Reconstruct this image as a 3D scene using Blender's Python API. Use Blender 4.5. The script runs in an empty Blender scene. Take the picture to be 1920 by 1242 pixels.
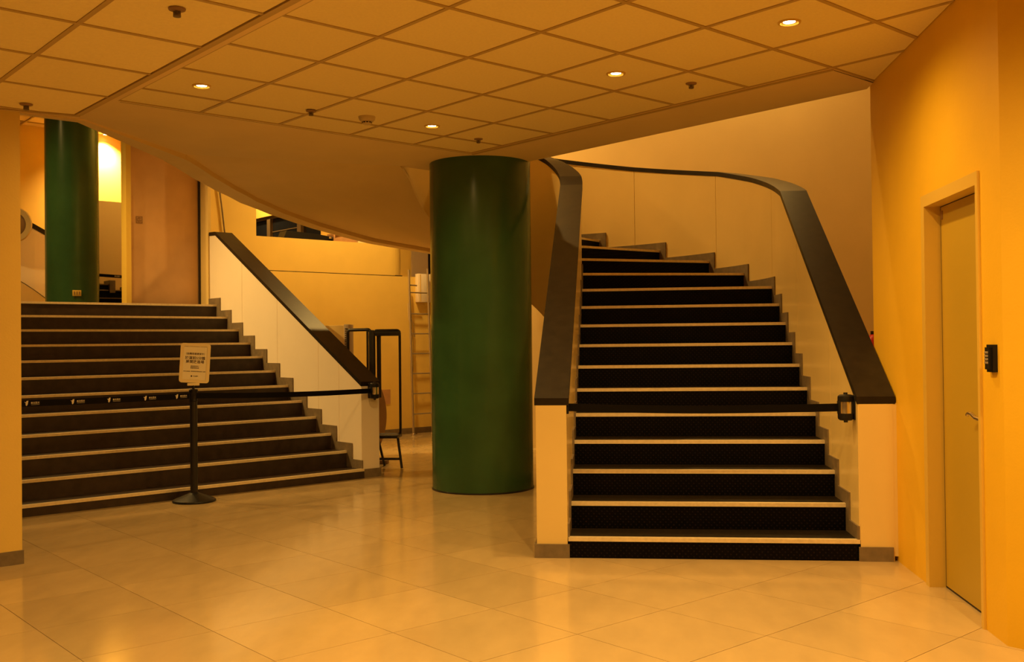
import bpy, bmesh, math, random
from mathutils import Vector, Matrix
random.seed(7)
S = bpy.context.scene
COL = S.collection
PI = math.pi

# ------------------------------------------------------------------ camera
CAM_H = 1.3357
pitch, roll, yaw = 0.0109, -0.0108, 0.1015
fw = Vector((-math.sin(yaw)*math.cos(pitch), math.cos(yaw)*math.cos(pitch), math.sin(pitch)))
rt = Vector((math.cos(yaw), math.sin(yaw), 0)); up = rt.cross(fw)
rt2 = rt*math.cos(roll) + up*math.sin(roll); up2 = -rt*math.sin(roll) + up*math.cos(roll)
cd = bpy.data.cameras.new('camera'); cd.sensor_width = 36; cd.lens = 1879.95/1920*36
cam = bpy.data.objects.new('camera', cd); COL.objects.link(cam)
m = Matrix((rt2, up2, -fw)).transposed().to_4x4(); m.translation = (0, 0, CAM_H)
cam.matrix_world = m
S.camera = cam

# ------------------------------------------------------------------ world, exposure
w = bpy.data.worlds.new('world'); S.world = w; w.use_nodes = True
w.node_tree.nodes['Background'].inputs[0].default_value = (1, .5, .16, 1)
w.node_tree.nodes['Background'].inputs[1].default_value = 0.05
S.view_settings.view_transform = 'Standard'; S.view_settings.look = 'None'
S.view_settings.gamma = 1; S.view_settings.use_curve_mapping = False
S.view_settings.exposure = 0.2

# lamp strengths (watts of the spot in each downlight) and colour
LAMP_COL = (1, .60, .165)
DOWNLIGHTS = [  # x, y, z, power, what the photo lets one say about it (None: outside the frame)
    (-2.583, 6.109, 2.982, 66, 'recessed downlight beside the low ceiling step, leftmost of four in the high ceiling'),
    (-1.356, 7.490, 2.982, 66, 'bright recessed downlight beside the smoke detector, nearest the big green column'),
    (0.030, 6.188, 2.982, 75, 'recessed downlight in the ceiling in front of the right staircase, left of a sprinkler'),
    (0.924, 5.310, 2.982, 66, 'recessed downlight nearest the yellow wall with the door'),
    (0.15, 3.70, 2.982, 225, None), (-1.15, 3.0, 2.747, 130, None), (0.6, 1.7, 2.982, 100, None), (-2.6, 1.6, 2.747, 120, None),
    (-0.9, -0.6, 2.982, 170, None), (1.7, 3.0, 2.982, 120, None),
    (-8.322, 15.78, 4.84, 1100, 'bright downlight over the upper landing, behind the far green column'),
]
# ------------------------------------------------------------------ helpers
DL = Vector((-0.73211, 0.68119)); DR = Vector((0.68119, 0.73211))
def T(t, n): v = DR*t + DL*n; return (v.x, v.y)
TC = 0.6153; CO = Vector((-1.6557, 4.8157))
def PQ(p, q, o=CO): v = o + DR*p*TC - DL*q*TC; return (v.x, v.y)

def mat(name, col, rough=.5, metal=0, spec=.5, noise=None, bump=None, emit=None, var=0):
    """noise=(scale, amount) darkens/lightens; bump=(scale,strength); var = per-object value change"""
    M = bpy.data.materials.new(name); M.use_nodes = True; nt = M.node_tree; b = nt.nodes['Principled BSDF']
    b.inputs['Base Color'].default_value = (*col, 1); b.inputs['Roughness'].default_value = rough
    b.inputs['Metallic'].default_value = metal; b.inputs['Specular IOR Level'].default_value = spec
    tc = nt.nodes.new('ShaderNodeTexCoord'); src = None
    if noise:
        n = nt.nodes.new('ShaderNodeTexNoise'); n.inputs['Scale'].default_value = noise[0]; n.inputs['Detail'].default_value = 6
        nt.links.new(tc.outputs['Object'], n.inputs['Vector'])
        mr = nt.nodes.new('ShaderNodeMapRange'); mr.inputs[1].default_value = .3; mr.inputs[2].default_value = .7
        mr.inputs[3].default_value = 1-noise[1]; mr.inputs[4].default_value = 1+noise[1]
        nt.links.new(n.outputs['Fac'], mr.inputs[0]); src = mr.outputs[0]
    if var:
        oi = nt.nodes.new('ShaderNodeObjectInfo'); mr = nt.nodes.new('ShaderNodeMapRange')
        mr.inputs[3].default_value = 1-var; mr.inputs[4].default_value = 1+var
        nt.links.new(oi.outputs['Random'], mr.inputs[0])
        if src:
            mu = nt.nodes.new('ShaderNodeMath'); mu.operation = 'MULTIPLY'
            nt.links.new(src, mu.inputs[0]); nt.links.new(mr.outputs[0], mu.inputs[1]); src = mu.outputs[0]
        else: src = mr.outputs[0]
    if src:
        vm = nt.nodes.new('ShaderNodeVectorMath'); vm.operation = 'SCALE'; vm.inputs[0].default_value = col
        nt.links.new(src, vm.inputs['Scale']); nt.links.new(vm.outputs[0], b.inputs['Base Color'])
    if bump:
        n = nt.nodes.new('ShaderNodeTexNoise'); n.inputs['Scale'].default_value = bump[0]; n.inputs['Detail'].default_value = 4
        nt.links.new(tc.outputs['Object'], n.inputs['Vector'])
        bp = nt.nodes.new('ShaderNodeBump'); bp.inputs['Strength'].default_value = bump[1]; bp.inputs['Distance'].default_value = .004
        nt.links.new(n.outputs['Fac'], bp.inputs['Height']); nt.links.new(bp.outputs[0], b.inputs['Normal'])
    if emit:
        b.inputs['Emission Color'].default_value = (*emit[0], 1); b.inputs['Emission Strength'].default_value = emit[1]
    return M

M = {}
M['wall_yellow'] = mat('yellow_paint', (.86, .62, .16), .6, noise=(3, .03), bump=(90, .15))
M['wall_orange'] = mat('deep_yellow_paint', (.84, .51, .018), .6, noise=(3, .03), bump=(90, .15))
M['plaster'] = mat('cream_plaster', (.84, .64, .30), .7, noise=(2, .03), bump=(70, .15))
M['plaster_soffit'] = mat('soffit_plaster', (.86, .64, .28), .7, noise=(1.5, .05), bump=(60, .2))
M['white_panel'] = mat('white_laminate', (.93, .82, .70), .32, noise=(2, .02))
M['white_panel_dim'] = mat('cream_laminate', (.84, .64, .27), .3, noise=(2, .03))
M['tile_ceiling'] = mat('ceiling_tile_board', (.92, .76, .35), .8, noise=(60, .03), bump=(160, .3), var=.015)
M['tbar'] = mat('ceiling_tee_paint', (.52, .36, .13), .5)
M['cap'] = mat('dark_handrail_laminate', (.020, .014, .009), .42, spec=.2, noise=(14, .25))
M['green'] = mat('green_gloss_paint', (.034, .098, .036), .24, noise=(2.5, .15), bump=(5, .05))
M['base'] = mat('grey_brown_skirting', (.20, .15, .095), .5, noise=(20, .15))
M['nosing'] = mat('brushed_nosing_metal', (.88, .74, .50), .4, metal=.3, noise=(40, .08))
M['black_plastic'] = mat('black_plastic', (.008, .007, .008), .45, spec=.3)
M['black_metal'] = mat('black_powder_coat', (.014, .012, .012), .4)
M['belt'] = mat('black_belt_webbing', (.004, .003, .003), .7, spec=.12)
M['chrome'] = mat('satin_chrome', (.80, .74, .66), .25, metal=1)
M['print'] = mat('pale_print', (.75, .66, .5), .6)
M['ink'] = mat('dark_ink', (.07, .035, .03), .6)
M['sign_frame'] = mat('cream_sign_frame', (.94, .78, .44), .35)
M['paper'] = mat('white_paper', (.96, .86, .62), .5)
M['red'] = mat('red_enamel', (.55, .02, .02), .35)
M['steel'] = mat('galvanised_tube', (.52, .44, .34), .35, metal=.7)
M['bronze'] = mat('brushed_bronze_door', (.60, .37, .19), .36, metal=.3, noise=(2.5, .08))
M['cardboard'] = mat('brown_cardboard', (.55, .30, .14), .8, noise=(9, .1))
M['dark_glass'] = mat('dark_window_glass', (.012, .014, .022), .12)
M['mullion'] = mat('dark_bronze_mullion', (.16, .11, .06), .45)
M['brown'] = mat('brown_board', (.30, .17, .07), .6, noise=(8, .1))
M['grey_beige'] = mat('grey_beige_board', (.50, .40, .30), .6)
M['gap'] = mat('dark_joint', (.035, .022, .012), .9)
M['beige_plastic'] = mat('beige_detector_plastic', (.60, .46, .24), .5)
M['lamp_glow'] = mat('lamp_glow', (1, .8, .5), .5, emit=((1, .72, .36), 26))
M['door_paint'] = mat('ochre_door_paint', (.52, .35, .035), .42, noise=(2, .03))
M['frame_paint'] = mat('ochre_frame_paint', (.74, .50, .09), .42)
M['keypad_button'] = mat('grey_button', (.34, .27, .22), .5)

def rubber(name, col, dots):
    """black rubber sheet with small raised pips (dots) or fine ribs"""
    A = mat(name, col, .5, spec=.10); nt = A.node_tree; b = nt.nodes['Principled BSDF']
    tc = nt.nodes.new('ShaderNodeTexCoord'); sp = nt.nodes.new('ShaderNodeSeparateXYZ'); nt.links.new(tc.outputs['Object'], sp.inputs[0])
    def math_(op, a, b_=None, v=None):
        n = nt.nodes.new('ShaderNodeMath'); n.operation = op; nt.links.new(a, n.inputs[0])
        if b_ is not None: nt.links.new(b_, n.inputs[1])
        if v is not None: n.inputs[1].default_value = v
        return n.outputs[0]
    k = 2*PI/.034
    sx = math_('SINE', math_('MULTIPLY', sp.outputs[0], v=k))
    other = math_('ADD', sp.outputs[2], sp.outputs[1])
    sz = math_('SINE', math_('MULTIPLY', other, v=k))
    pr = math_('MULTIPLY', sx, sz) if dots else math_('ADD', sx, v=0)
    mr = nt.nodes.new('ShaderNodeMapRange'); mr.inputs[1].default_value = .45; mr.inputs[2].default_value = .95
    nt.links.new(pr, mr.inputs[0])
    mx = nt.nodes.new('ShaderNodeMix'); mx.data_type = 'RGBA'
    mx.inputs[6].default_value = (*col, 1); mx.inputs[7].default_value = (*[c*9 for c in col], 1)
    nt.links.new(mr.outputs[0], mx.inputs[0]); nt.links.new(mx.outputs[2], b.inputs['Base Color'])
    bp = nt.nodes.new('ShaderNodeBump'); bp.inputs['Strength'].default_value = .5; bp.inputs['Distance'].default_value = .002
    nt.links.new(mr.outputs[0], bp.inputs['Height']); nt.links.new(bp.outputs[0], b.inputs['Normal'])
    return A
M['rubber'] = rubber('black_studded_rubber', (.0016, .0010, .0009), True)
M['tread'] = mat('dusty_ribbed_tread', (.014, .009, .004), .6, spec=.15, noise=(45, .5), bump=(200, .3))
M['stone_dark'] = mat('dark_brown_stair_vinyl', (.042, .025, .017), .42, spec=.4, noise=(11, .30), bump=(60, .15))

def floor_mat():
    A = mat('polished_cream_floor_tile', (.74, .58, .34), .2, noise=None); nt = A.node_tree; b = nt.nodes['Principled BSDF']
    g = nt.nodes.new('ShaderNodeNewGeometry')
    n1 = nt.nodes.new('ShaderNodeTexNoise'); n1.inputs['Scale'].default_value = 1.6; n1.inputs['Detail'].default_value = 8; n1.inputs['Roughness'].default_value = .62
    n2 = nt.nodes.new('ShaderNodeTexNoise'); n2.inputs['Scale'].default_value = 9; n2.inputs['Detail'].default_value = 8
    mp = nt.nodes.new('ShaderNodeMapping'); mp.inputs['Scale'].default_value = (1, .35, 1); mp.inputs['Rotation'].default_value = (0, 0, .8)
    nt.links.new(g.outputs['Position'], mp.inputs[0])
    nt.links.new(g.outputs['Position'], n1.inputs['Vector']); nt.links.new(mp.outputs[0], n2.inputs['Vector'])
    oi = nt.nodes.new('ShaderNodeObjectInfo')
    def mr(src, a, b_, c, d):
        q = nt.nodes.new('ShaderNodeMapRange')
        for i, v in zip((1, 2, 3, 4), (a, b_, c, d)): q.inputs[i].default_value = v
        nt.links.new(src, q.inputs[0]); return q.outputs[0]
    def mul(a, b_):
        q = nt.nodes.new('ShaderNodeMath'); q.operation = 'MULTIPLY'; nt.links.new(a, q.inputs[0]); nt.links.new(b_, q.inputs[1]); return q.outputs[0]
    f = mul(mul(mr(n1.outputs['Fac'], .3, .7, .94, 1.05), mr(n2.outputs['Fac'], .3, .7, .95, 1.04)), mr(oi.outputs['Random'], 0, 1, .94, 1.06))
    vm = nt.nodes.new('ShaderNodeVectorMath'); vm.operation = 'SCALE'; vm.inputs[0].default_value = (.55, .41, .22)
    nt.links.new(f, vm.inputs['Scale']); nt.links.new(vm.outputs[0], b.inputs['Base Color'])
    nt.links.new(mr(n2.outputs['Fac'], .3, .7, .10, .17), b.inputs['Roughness'])
    return A
M['floor'] = floor_mat()

def me(name, verts, faces, material, parent=None, smooth=False, kind=None, loc=None):
    d = bpy.data.meshes.new(name); d.from_pydata([tuple(v) for v in verts], [], faces); d.update()
    bm = bmesh.new(); bm.from_mesh(d); bmesh.ops.recalc_face_normals(bm, faces=bm.faces); bm.to_mesh(d); bm.free()
    if smooth:
        for p in d.polygons: p.use_smooth = True
    d.materials.append(M[material] if isinstance(material, str) else material)
    o = bpy.data.objects.new(name, d); COL.objects.link(o)
    if parent: o.parent = parent
    if kind: o['kind'] = kind
    return o
def bmobj(name, bm, material, parent=None, smooth=None, kind=None):
    d = bpy.data.meshes.new(name); bmesh.ops.recalc_face_normals(bm, faces=bm.faces); bm.to_mesh(d); bm.free()
    if smooth is not None:
        for p in d.polygons: p.use_smooth = True
        try: d.set_sharp_from_angle(angle=smooth)
        except Exception: pass
    d.materials.append(M[material]); o = bpy.data.objects.new(name, d); COL.objects.link(o)
    if parent: o.parent = parent
    if kind: o['kind'] = kind
    return o
def prism_bm(bm, pts, z0, z1):
    a = [bm.verts.new((x, y, z0)) for x, y in pts]; b = [bm.verts.new((x, y, z1)) for x, y in pts]
    bm.faces.new(a[::-1]); bm.faces.new(b); n = len(pts)
    for i in range(n): bm.faces.new((a[i], a[(i+1) % n], b[(i+1) % n], b[i]))
def prism(name, pts, z0, z1, material, parent=None, kind=None):
    bm = bmesh.new(); prism_bm(bm, pts, z0, z1); return bmobj(name, bm, material, parent, kind=kind)
def boxbm(bm, c, s, rot=None):
    r = bmesh.ops.create_cube(bm, size=1); vs = r['verts']
    bmesh.ops.scale(bm, vec=s, verts=vs)
    if rot is not None: bmesh.ops.rotate(bm, cent=(0, 0, 0), matrix=rot, verts=vs)
    bmesh.ops.translate(bm, vec=c, verts=vs); return vs
def box(name, c, s, material, parent=None, rot=None, bevel=0, kind=None):
    bm = bmesh.new(); boxbm(bm, (0, 0, 0), s)
    if bevel: bmesh.ops.bevel(bm, geom=bm.edges[:], offset=bevel, segments=2, affect='EDGES', profile=.5)
    if rot is not None: bmesh.ops.rotate(bm, cent=(0, 0, 0), matrix=rot, verts=bm.verts)
    bmesh.ops.translate(bm, vec=c, verts=bm.verts)
    return bmobj(name, bm, material, parent, smooth=.6 if bevel else None, kind=kind)
def lathe(name, prof, c, material, parent=None, seg=48, axis=None, smooth=.6):
    """prof: (radius, height) pairs around z, placed at c; axis = matrix turning z"""
    bm = bmesh.new(); rings = []
    for r, h in prof:
        rings.append([bm.verts.new((r*math.cos(2*PI*i/seg), r*math.sin(2*PI*i/seg), h)) for i in range(seg)] if r > 1e-6 else [bm.verts.new((0, 0, h))])
    for A, B in zip(rings, rings[1:]):
        for i in range(seg):
            j = (i+1) % seg
            if len(A) == 1 and len(B) == 1: continue
            if len(A) == 1: bm.faces.new((A[0], B[j], B[i]))
            elif len(B) == 1: bm.faces.new((A[i], A[j], B[0]))
            else: bm.faces.new((A[i], A[j], B[j], B[i]))
    if axis is not None: bmesh.ops.rotate(bm, cent=(0, 0, 0), matrix=axis, verts=bm.verts)
    bmesh.ops.translate(bm, vec=c, verts=bm.verts)
    return bmobj(name, bm, material, parent, smooth=smooth)
def cyl(name, c, r, h, material, parent=None, seg=32, axis=None):
    return lathe(name, [(0, 0), (r, 0), (r, h), (0, h)], c, material, parent, seg, axis)
def tubebm(bm, pts, r, seg=8, closed=False):
    pts = [Vector(p) for p in pts]; n = len(pts); rings = []
    up_ = Vector((0, 0, 1))
    for i, p in enumerate(pts):
        if closed: t = (pts[(i+1) % n]-pts[i-1]).normalized()
        else: t = (pts[min(i+1, n-1)]-pts[max(i-1, 0)]).normalized()
        ref = up_ if abs(t.z) < .95 else Vector((0, 1, 0))
        u = t.cross(ref).normalized(); v = u.cross(t)
        rings.append([bm.verts.new(p+u*r*math.cos(2*PI*k/seg)+v*r*math.sin(2*PI*k/seg)) for k in range(seg)])
    for i in range(n if closed else n-1):
        A, B = rings[i], rings[(i+1) % n]
        for k in range(seg): bm.faces.new((A[k], A[(k+1) % seg], B[(k+1) % seg], B[k]))
    if not closed: bm.faces.new(rings[0][::-1]); bm.faces.new(rings[-1])
def tube(name, pts, r, material, parent=None, seg=8, closed=False):
    bm = bmesh.new(); tubebm(bm, pts, r, seg, closed); return bmobj(name, bm, material, parent, smooth=.9)
def thing(name, label, cat, loc=(0, 0, 0), group=None, rotz=0):
    o = bpy.data.objects.new(name, None); COL.objects.link(o); o.empty_display_size = .1
    o.location = loc; o.rotation_euler = (0, 0, rotz); o['label'] = label; o['category'] = cat
    if group: o['group'] = group
    return o
def struct(name):
    o = bpy.data.objects.new(name, None); COL.objects.link(o); o.empty_display_size = .1; o['kind'] = 'structure'; return o
def tag(o, label, cat, group=None):
    o['label'] = label; o['category'] = cat
    if group: o['group'] = group
    return o
def lab(o, l): o['label'] = l; return o

# ---- paths: list of 2-D points with arc length; ribbons follow them
class Path:
    def __init__(s, pts, side=1):      # side=+1: offset grows to the right-hand side of travel
        s.p = [Vector(q) for q in pts]; s.L = [0]; s.side = side
        for a, b in zip(s.p, s.p[1:]): s.L.append(s.L[-1]+(b-a).length)
        n = len(s.p); s.N = []
        for i in range(n):
            t = (s.p[min(i+1, n-1)]-s.p[max(i-1, 0)]).normalized(); s.N.append(Vector((t.y, -t.x))*side)
    def at(s, d, off=0):
        d = max(0, min(s.L[-1], d)); i = 0
        while i < len(s.L)-2 and s.L[i+1] < d: i += 1
        f = (d-s.L[i])/(s.L[i+1]-s.L[i]); q = s.p[i].lerp(s.p[i+1], f); n = s.N[i].lerp(s.N[i+1], f).normalized()
        return q+n*off
def ribbon(name, path, s0, s1, o0, o1, zb, zt, material, parent=None, step=.12, smooth=False, stops=(), sharp=.5):
    """wall along a path from s0 to s1 between offsets o0/o1, bottom zb(s), top zt(s)"""
    zb_ = zb if callable(zb) else (lambda s: zb); zt_ = zt if callable(zt) else (lambda s: zt)
    n = max(1, int(math.ceil((s1-s0)/step))); ss = sorted(set([s0+(s1-s0)*i/n for i in range(n+1)]+[q for q in stops if s0 < q < s1]+[q for q in path.L if s0+1e-4 < q < s1-1e-4]))
    V = []; F = []
    for s in ss:
        a = path.at(s, o0); b = path.at(s, o1)
        V += [(a.x, a.y, zb_(s)), (b.x, b.y, zb_(s)), (b.x, b.y, zt_(s)), (a.x, a.y, zt_(s))]
    for i in range(len(ss)-1):
        k = 4*i
        for j in range(4): F.append((k+j, k+(j+1) % 4, k+4+(j+1) % 4, k+4+j))
    F.append((0, 3, 2, 1)); k = 4*(len(ss)-1); F.append((k, k+1, k+2, k+3))
    o = me(name, V, F, material, parent)
    if smooth:
        for p in o.data.polygons: p.use_smooth = True
        try: o.data.set_sharp_from_angle(angle=sharp)
        except Exception: pass
    return o
def interp(tab):
    def f(s):
        if s <= tab[0][0]:
            (a, b), (c, d) = tab[0], tab[1]; return b+(s-a)*(d-b)/(c-a)
        for (a, b), (c, d) in zip(tab, tab[1:]):
            if s <= c: return b+(s-a)*(d-b)/(c-a)
        return tab[-1][1]
    return f
def project(p):
    d = Vector(p)-Vector((0, 0, CAM_H)); z = d.dot(fw)
    if z < .2: return None
    return (960+1879.95*d.dot(rt2)/z, 621-1879.95*d.dot(up2)/z)

# ================================================================== STRUCTURE
HC = 2.975; HL = 2.74; WX = 1.673
# ---- floor: screed below, tiles of 0.6 m as parts
floor = prism('floor', [(-13, -4.5), (6, -4.5), (6, 21), (-13, 21)], -.2, -.006, 'gap', kind='structure')
FO = Vector((-3.5752, 4.4658))
tile_mesh = None; cand = []
for r in range(-12, 26):
    for s in range(-22, 12):
        c = FO + DR*(r+.5)*.6 - DL*(s+.5)*.6
        if c.x > 2.9 or c.y < -4: continue
        if c.x > 1.95 and c.y > 4.2: continue
        n = c.dot(DL); t = c.dot(DR)
        if n > 8.75 and t < 5.2: continue       # under the left stairs
        if n > 12.5: continue
        if c.y > 6.6 and -.2 < c.x < 2.4: continue
        q = project((c.x, c.y, 0))
        vis = q is not None and -140 < q[0] < 2060 and q[1] < 1420
        if not vis and (c.y < .8 or c.y > 6.5 or c.x < -6.2 or n > 6.6): continue
        cand.append((0 if vis else 1, c.length, c))
cand.sort(key=lambda k: k[:2])
h = .2985
for i, (v, dist, c) in enumerate(cand[:300]):
    if tile_mesh is None:
        o = prism('floor_tile', [tuple(DR*a+DL*b) for a, b in ((-h, -h), (h, -h), (h, h), (-h, h))], -.012, 0, 'floor', floor); tile_mesh = o.data
    else:
        o = bpy.data.objects.new('floor_tile', tile_mesh); COL.objects.link(o); o.parent = floor
    o.location = (c.x, c.y, 0)
if len(cand) > 300:
    bm = bmesh.new()
    for v, dist, c in cand[300:]:
        prism_bm(bm, [tuple(c+DR*a+DL*b) for a, b in ((-h, -h), (h, -h), (h, h), (-h, h))], -.012, 0)
    bmobj('distant_floor_tiles', bm, 'floor', floor, kind='stuff')

# ---- high ceiling: slab with the stair well left open
C1 = (-.505, 8.840)
WELL_EDGE = [C1, (-.85, 9.17), (-1.15, 9.38), (-1.73, 9.391), (-1.955, 9.117), (-3.65, 8.26), (-3.79, 6.87), (-4.23, 6.47), (-4.65, 6.09)]
ceiling = prism('ceiling', [(6, 2.6), (WX+.25, 6.55), (WX+.02, 6.79)] + WELL_EDGE + [(-5.3, 5.5), (-9.4, .9), (-9, -4.5), (6, -4.5)], 3.0, 3.3, 'plaster', kind='structure')
mp_ = [PQ(5, 1.985), (WX, 6.62), (WX, 6.785)] + WELL_EDGE + [(-4.4, 5.0), PQ(-1.05, -1), PQ(-1.05, 7.5), PQ(.06, 7.5), PQ(.06, -3.67), PQ(5, -3.67)]
prism('plaster_border', mp_, HC, 3.0, 'plaster', ceiling)
def clip(poly, a, b):      # keep left of a->b
    out = []; n = len(poly)
    f = lambda p: (b[0]-a[0])*(p[1]-a[1])-(b[1]-a[1])*(p[0]-a[0])
    for i in range(n):
        p, q = poly[i], poly[(i+1) % n]; fp, fq = f(p), f(q)
        if fp >= 0: out.append(p)
        if (fp > 0 > fq) or (fp < 0 < fq):
            k = fp/(fp-fq); out.append((p[0]+(q[0]-p[0])*k, p[1]+(q[1]-p[1])*k))
    return out
g = .0125/TC
wall_line = ((WX-.004, -9), (WX-.004, 20))
RWEND = (WX, 4.533)
def cells(o, p0, p1, q0, q1, z0, z1, parent, clips, qmax_skip=None):
    """one board per grid cell"""
    P = sorted(set([p0, p1] + [k for k in range(-20, 20) if p0 < k < p1])) if o is CO else None
    return
def add_tiles(pl, ql, conv, clips, z0, z1, parent, skip=None):
    for a, b in zip(pl, pl[1:]):
        for c, d in zip(ql, ql[1:]):
            if skip and skip((a+b)/2, (c+d)/2): continue
            poly = [conv(a+g, c+g), conv(b-g, c+g), conv(b-g, d-g), conv(a+g, d-g)]
            for A, B in clips: poly = clip(poly, A, B) if len(poly) > 2 else poly
            if len(poly) < 3: continue
            area = abs(sum(p[0]*q[1]-q[0]*p[1] for p, q in zip(poly, poly[1:]+poly[:1])))/2
            if area < .006: continue
            cx = sum(p[0] for p in poly)/len(poly); cy = sum(p[1] for p in poly)/len(poly)
            q = project((cx, cy, z0))
            if q is None or q[1] < -420 or q[0] > 2500 or q[0] < -500: continue
            prism('ceiling_tile', poly, z0, z1, 'tile_ceiling', parent)
TZ = HC+.007
hp = [.06, 1, 2, 3, 4, 5, 6, 7]; hq = [-3.67, -3, -2, -1, 0, 1, 1.985, 3, 4, 5, 6, 7]
diag = (RWEND, (RWEND[0]+.73211, RWEND[1]-.68119))    # second facet of the right wall
add_tiles(hp, hq, PQ, [(wall_line[0], wall_line[1])], TZ, 2.998, ceiling, skip=lambda p, q: p > 5 and q < 1.99)
def bar(conv, a, b, wd, z0, z1, parent, clips=()):
    A = Vector(conv(*a)); B = Vector(conv(*b)); t = (B-A).normalized(); n = Vector((-t.y, t.x))*wd/2
    poly = [tuple(A-n), tuple(B-n), tuple(B+n), tuple(A+n)]
    for P_, Q_ in clips: poly = clip(poly, P_, Q_)
    if len(poly) > 2: prism('ceiling_grid_bar', poly, z0, z1, 'tbar', parent)
for p in (1, 2, 3, 4, 5, 6, 7):
    bar(PQ, (p, -3.67 if p <= 5 else 1.985), (p, 7), .024, HC+.002, 2.997, ceiling, [wall_line])
for q in hq:
    bar(PQ, (.06, q), (5 if q < 1.9 else 8, q), .024, HC+.0015, 2.9965, ceiling, [wall_line])
bar(PQ, (.06, -3.67), (.06, 7), .018, HC+.002, 2.997, ceiling)
bar(PQ, (5.03, -3.68), (5.03, 1.98), .022, HC-.008, HC+.012, ceiling)
def gapline(a, b, wd=.007):
    A = Vector(PQ(*a)); B = Vector(PQ(*b)); t = (B-A).normalized(); n = Vector((-t.y, t.x))*wd/2
    prism('shadow_gap', [tuple(A-n), tuple(B-n), tuple(B+n), tuple(A+n)], HC-.0006, HC+.01, 'gap', ceiling)
gapline((5.062, -3.0), (5.062, 1.96)); gapline((5.07, 1.962), (7.2, 1.962)); gapline((.1, -3.70), (5.0, -3.70), .005)
# ---- low ceiling at the left
CL = (-3.221, 5.796)
seam = (2.049/TC)
def LQ(p, q): v = DR*p*TC - DL*q*TC; return (v.x, v.y)
lowpoly = [CL, (-4.47, 4.98), (-9, .25), (-9, -2.5), LQ(seam, 3.5)]
low = prism('ceiling', lowpoly, HL+.012, 2.975, 'plaster', kind='structure')
LF = (CL, (-4.47, 4.98)); WLn = ((-4.47, 4.98), (-9, .25))
pl = [2.365-k for k in range(8, -1, -1)] + [seam-.05]
ql = [-11.3+k for k in range(0, 13)]
Lclips = [((CL[0]+.02, CL[1]-.03), (LF[1][0]+.02, LF[1][1]-.03)), ((WLn[0][0]+.03, WLn[0][1]-.02), (WLn[1][0]+.03, WLn[1][1]-.02))]
add_tiles(pl, ql, LQ, Lclips, HL+.001, HL+.011, low)
for p in pl[:-1]: bar(LQ, (p, -12), (p, 1), .024, HL-.003, HL+.01, low, Lclips)
for q in ql: bar(LQ, (-6, q), (seam-.03, q), .024, HL-.0035, HL+.0095, low, Lclips)
bar(LQ, (seam-.045, -10.2), (seam-.045, 3), .020, HL-.006, HL+.011, low)
bar(LQ, (seam-.012, -10.22), (seam-.012, 3), .022, HL-.001, HL+.02, low)
A = Vector(CL); B = Vector((-4.47, 4.98)); t_ = (B-A).normalized(); n_ = Vector((-t_.y, t_.x))
prism('edge_trim', [tuple(A), tuple(B), tuple(B+n_*.03), tuple(A+n_*.03)], HL-.006, HL+.011, 'tbar', low)

# ---- right wall with its door opening, then the facet towards the camera
DY0, DY1, DZ = 4.80, 5.585, 2.048
wr = struct('wall_right')
prism('wall_face', [(WX, DY1), (WX, 6.70), (WX+.25, 6.70), (WX+.25, DY1)], 0, 3.0, 'wall_orange', wr)
prism('wall_face', [(WX, DY0), (WX, DY1), (WX+.25, DY1), (WX+.25, DY0)], DZ, 3.0, 'wall_orange', wr)
e = (RWEND[0]+.73211*4.4, RWEND[1]-.68119*4.4)
prism('wall_face', [(WX, DY0), RWEND, e, (e[0]+.2, e[1]+.25), (WX+.25, 4.62), (WX+.25, DY0)], 0, 3.0, 'wall_orange', wr)
# ---- short partition at the far left of the frame
wl = struct('wall_left')
a0 = Vector((-3.647, 5.858)); b0 = a0 - DR*5.2; off = DL*.22
prism('wall_face', [tuple(a0), tuple(b0), tuple(b0+off), tuple(a0+off)], 0, 3.0, 'wall_yellow', wl)
b_ = prism('baseboard_left', [tuple(a0-DL*.008+DR*.008), tuple(b0-DL*.008), tuple(b0), tuple(a0+off), tuple(a0+off+DR*.008)], 0, .085, 'base', kind='structure')
# ---- rest of the lobby behind the camera (never seen, closes the room)
for nm, pts in (('wall_rear', [(-9, -4.5), (6, -4.5), (6, -4.3), (-9, -4.3)]), ('wall_lobby_left', [(-9, -4.3), (-8.8, -4.3), (-8.8, .6), (-9, .6)]), ('wall_lobby_right', [(4.7, -4.3), (4.9, -4.3), (4.9, 1.6), (4.7, 1.6)])):
    prism(nm, pts, 0, 3.0, 'wall_yellow', kind='structure')

# ---- stair well: back wall, side wall, roof of the well
wb = prism('wall_back', [(-1.35, 12.6), (4.2, 12.6), (4.2, 12.8), (-1.35, 12.8)], 0, 6.2, 'plaster', kind='structure')
prism('wall_well_right', [(4.0, 6.6), (4.2, 6.6), (4.2, 12.6), (4.0, 12.6)], 0, 6.2, 'plaster', kind='structure')
prism('wall_well_front', [(-4.3, 8.0), (-4.3, 8.2), (4.0, 6.8), (4.0, 6.6)], 3.3, 6.2, 'plaster', kind='structure')
prism('ceiling', [(-4.4, 6.6), (4.2, 6.6), (4.2, 12.8), (-1.35, 12.8), (-4.4, 12.6)], 6.2, 6.3, 'plaster', kind='structure')

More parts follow.
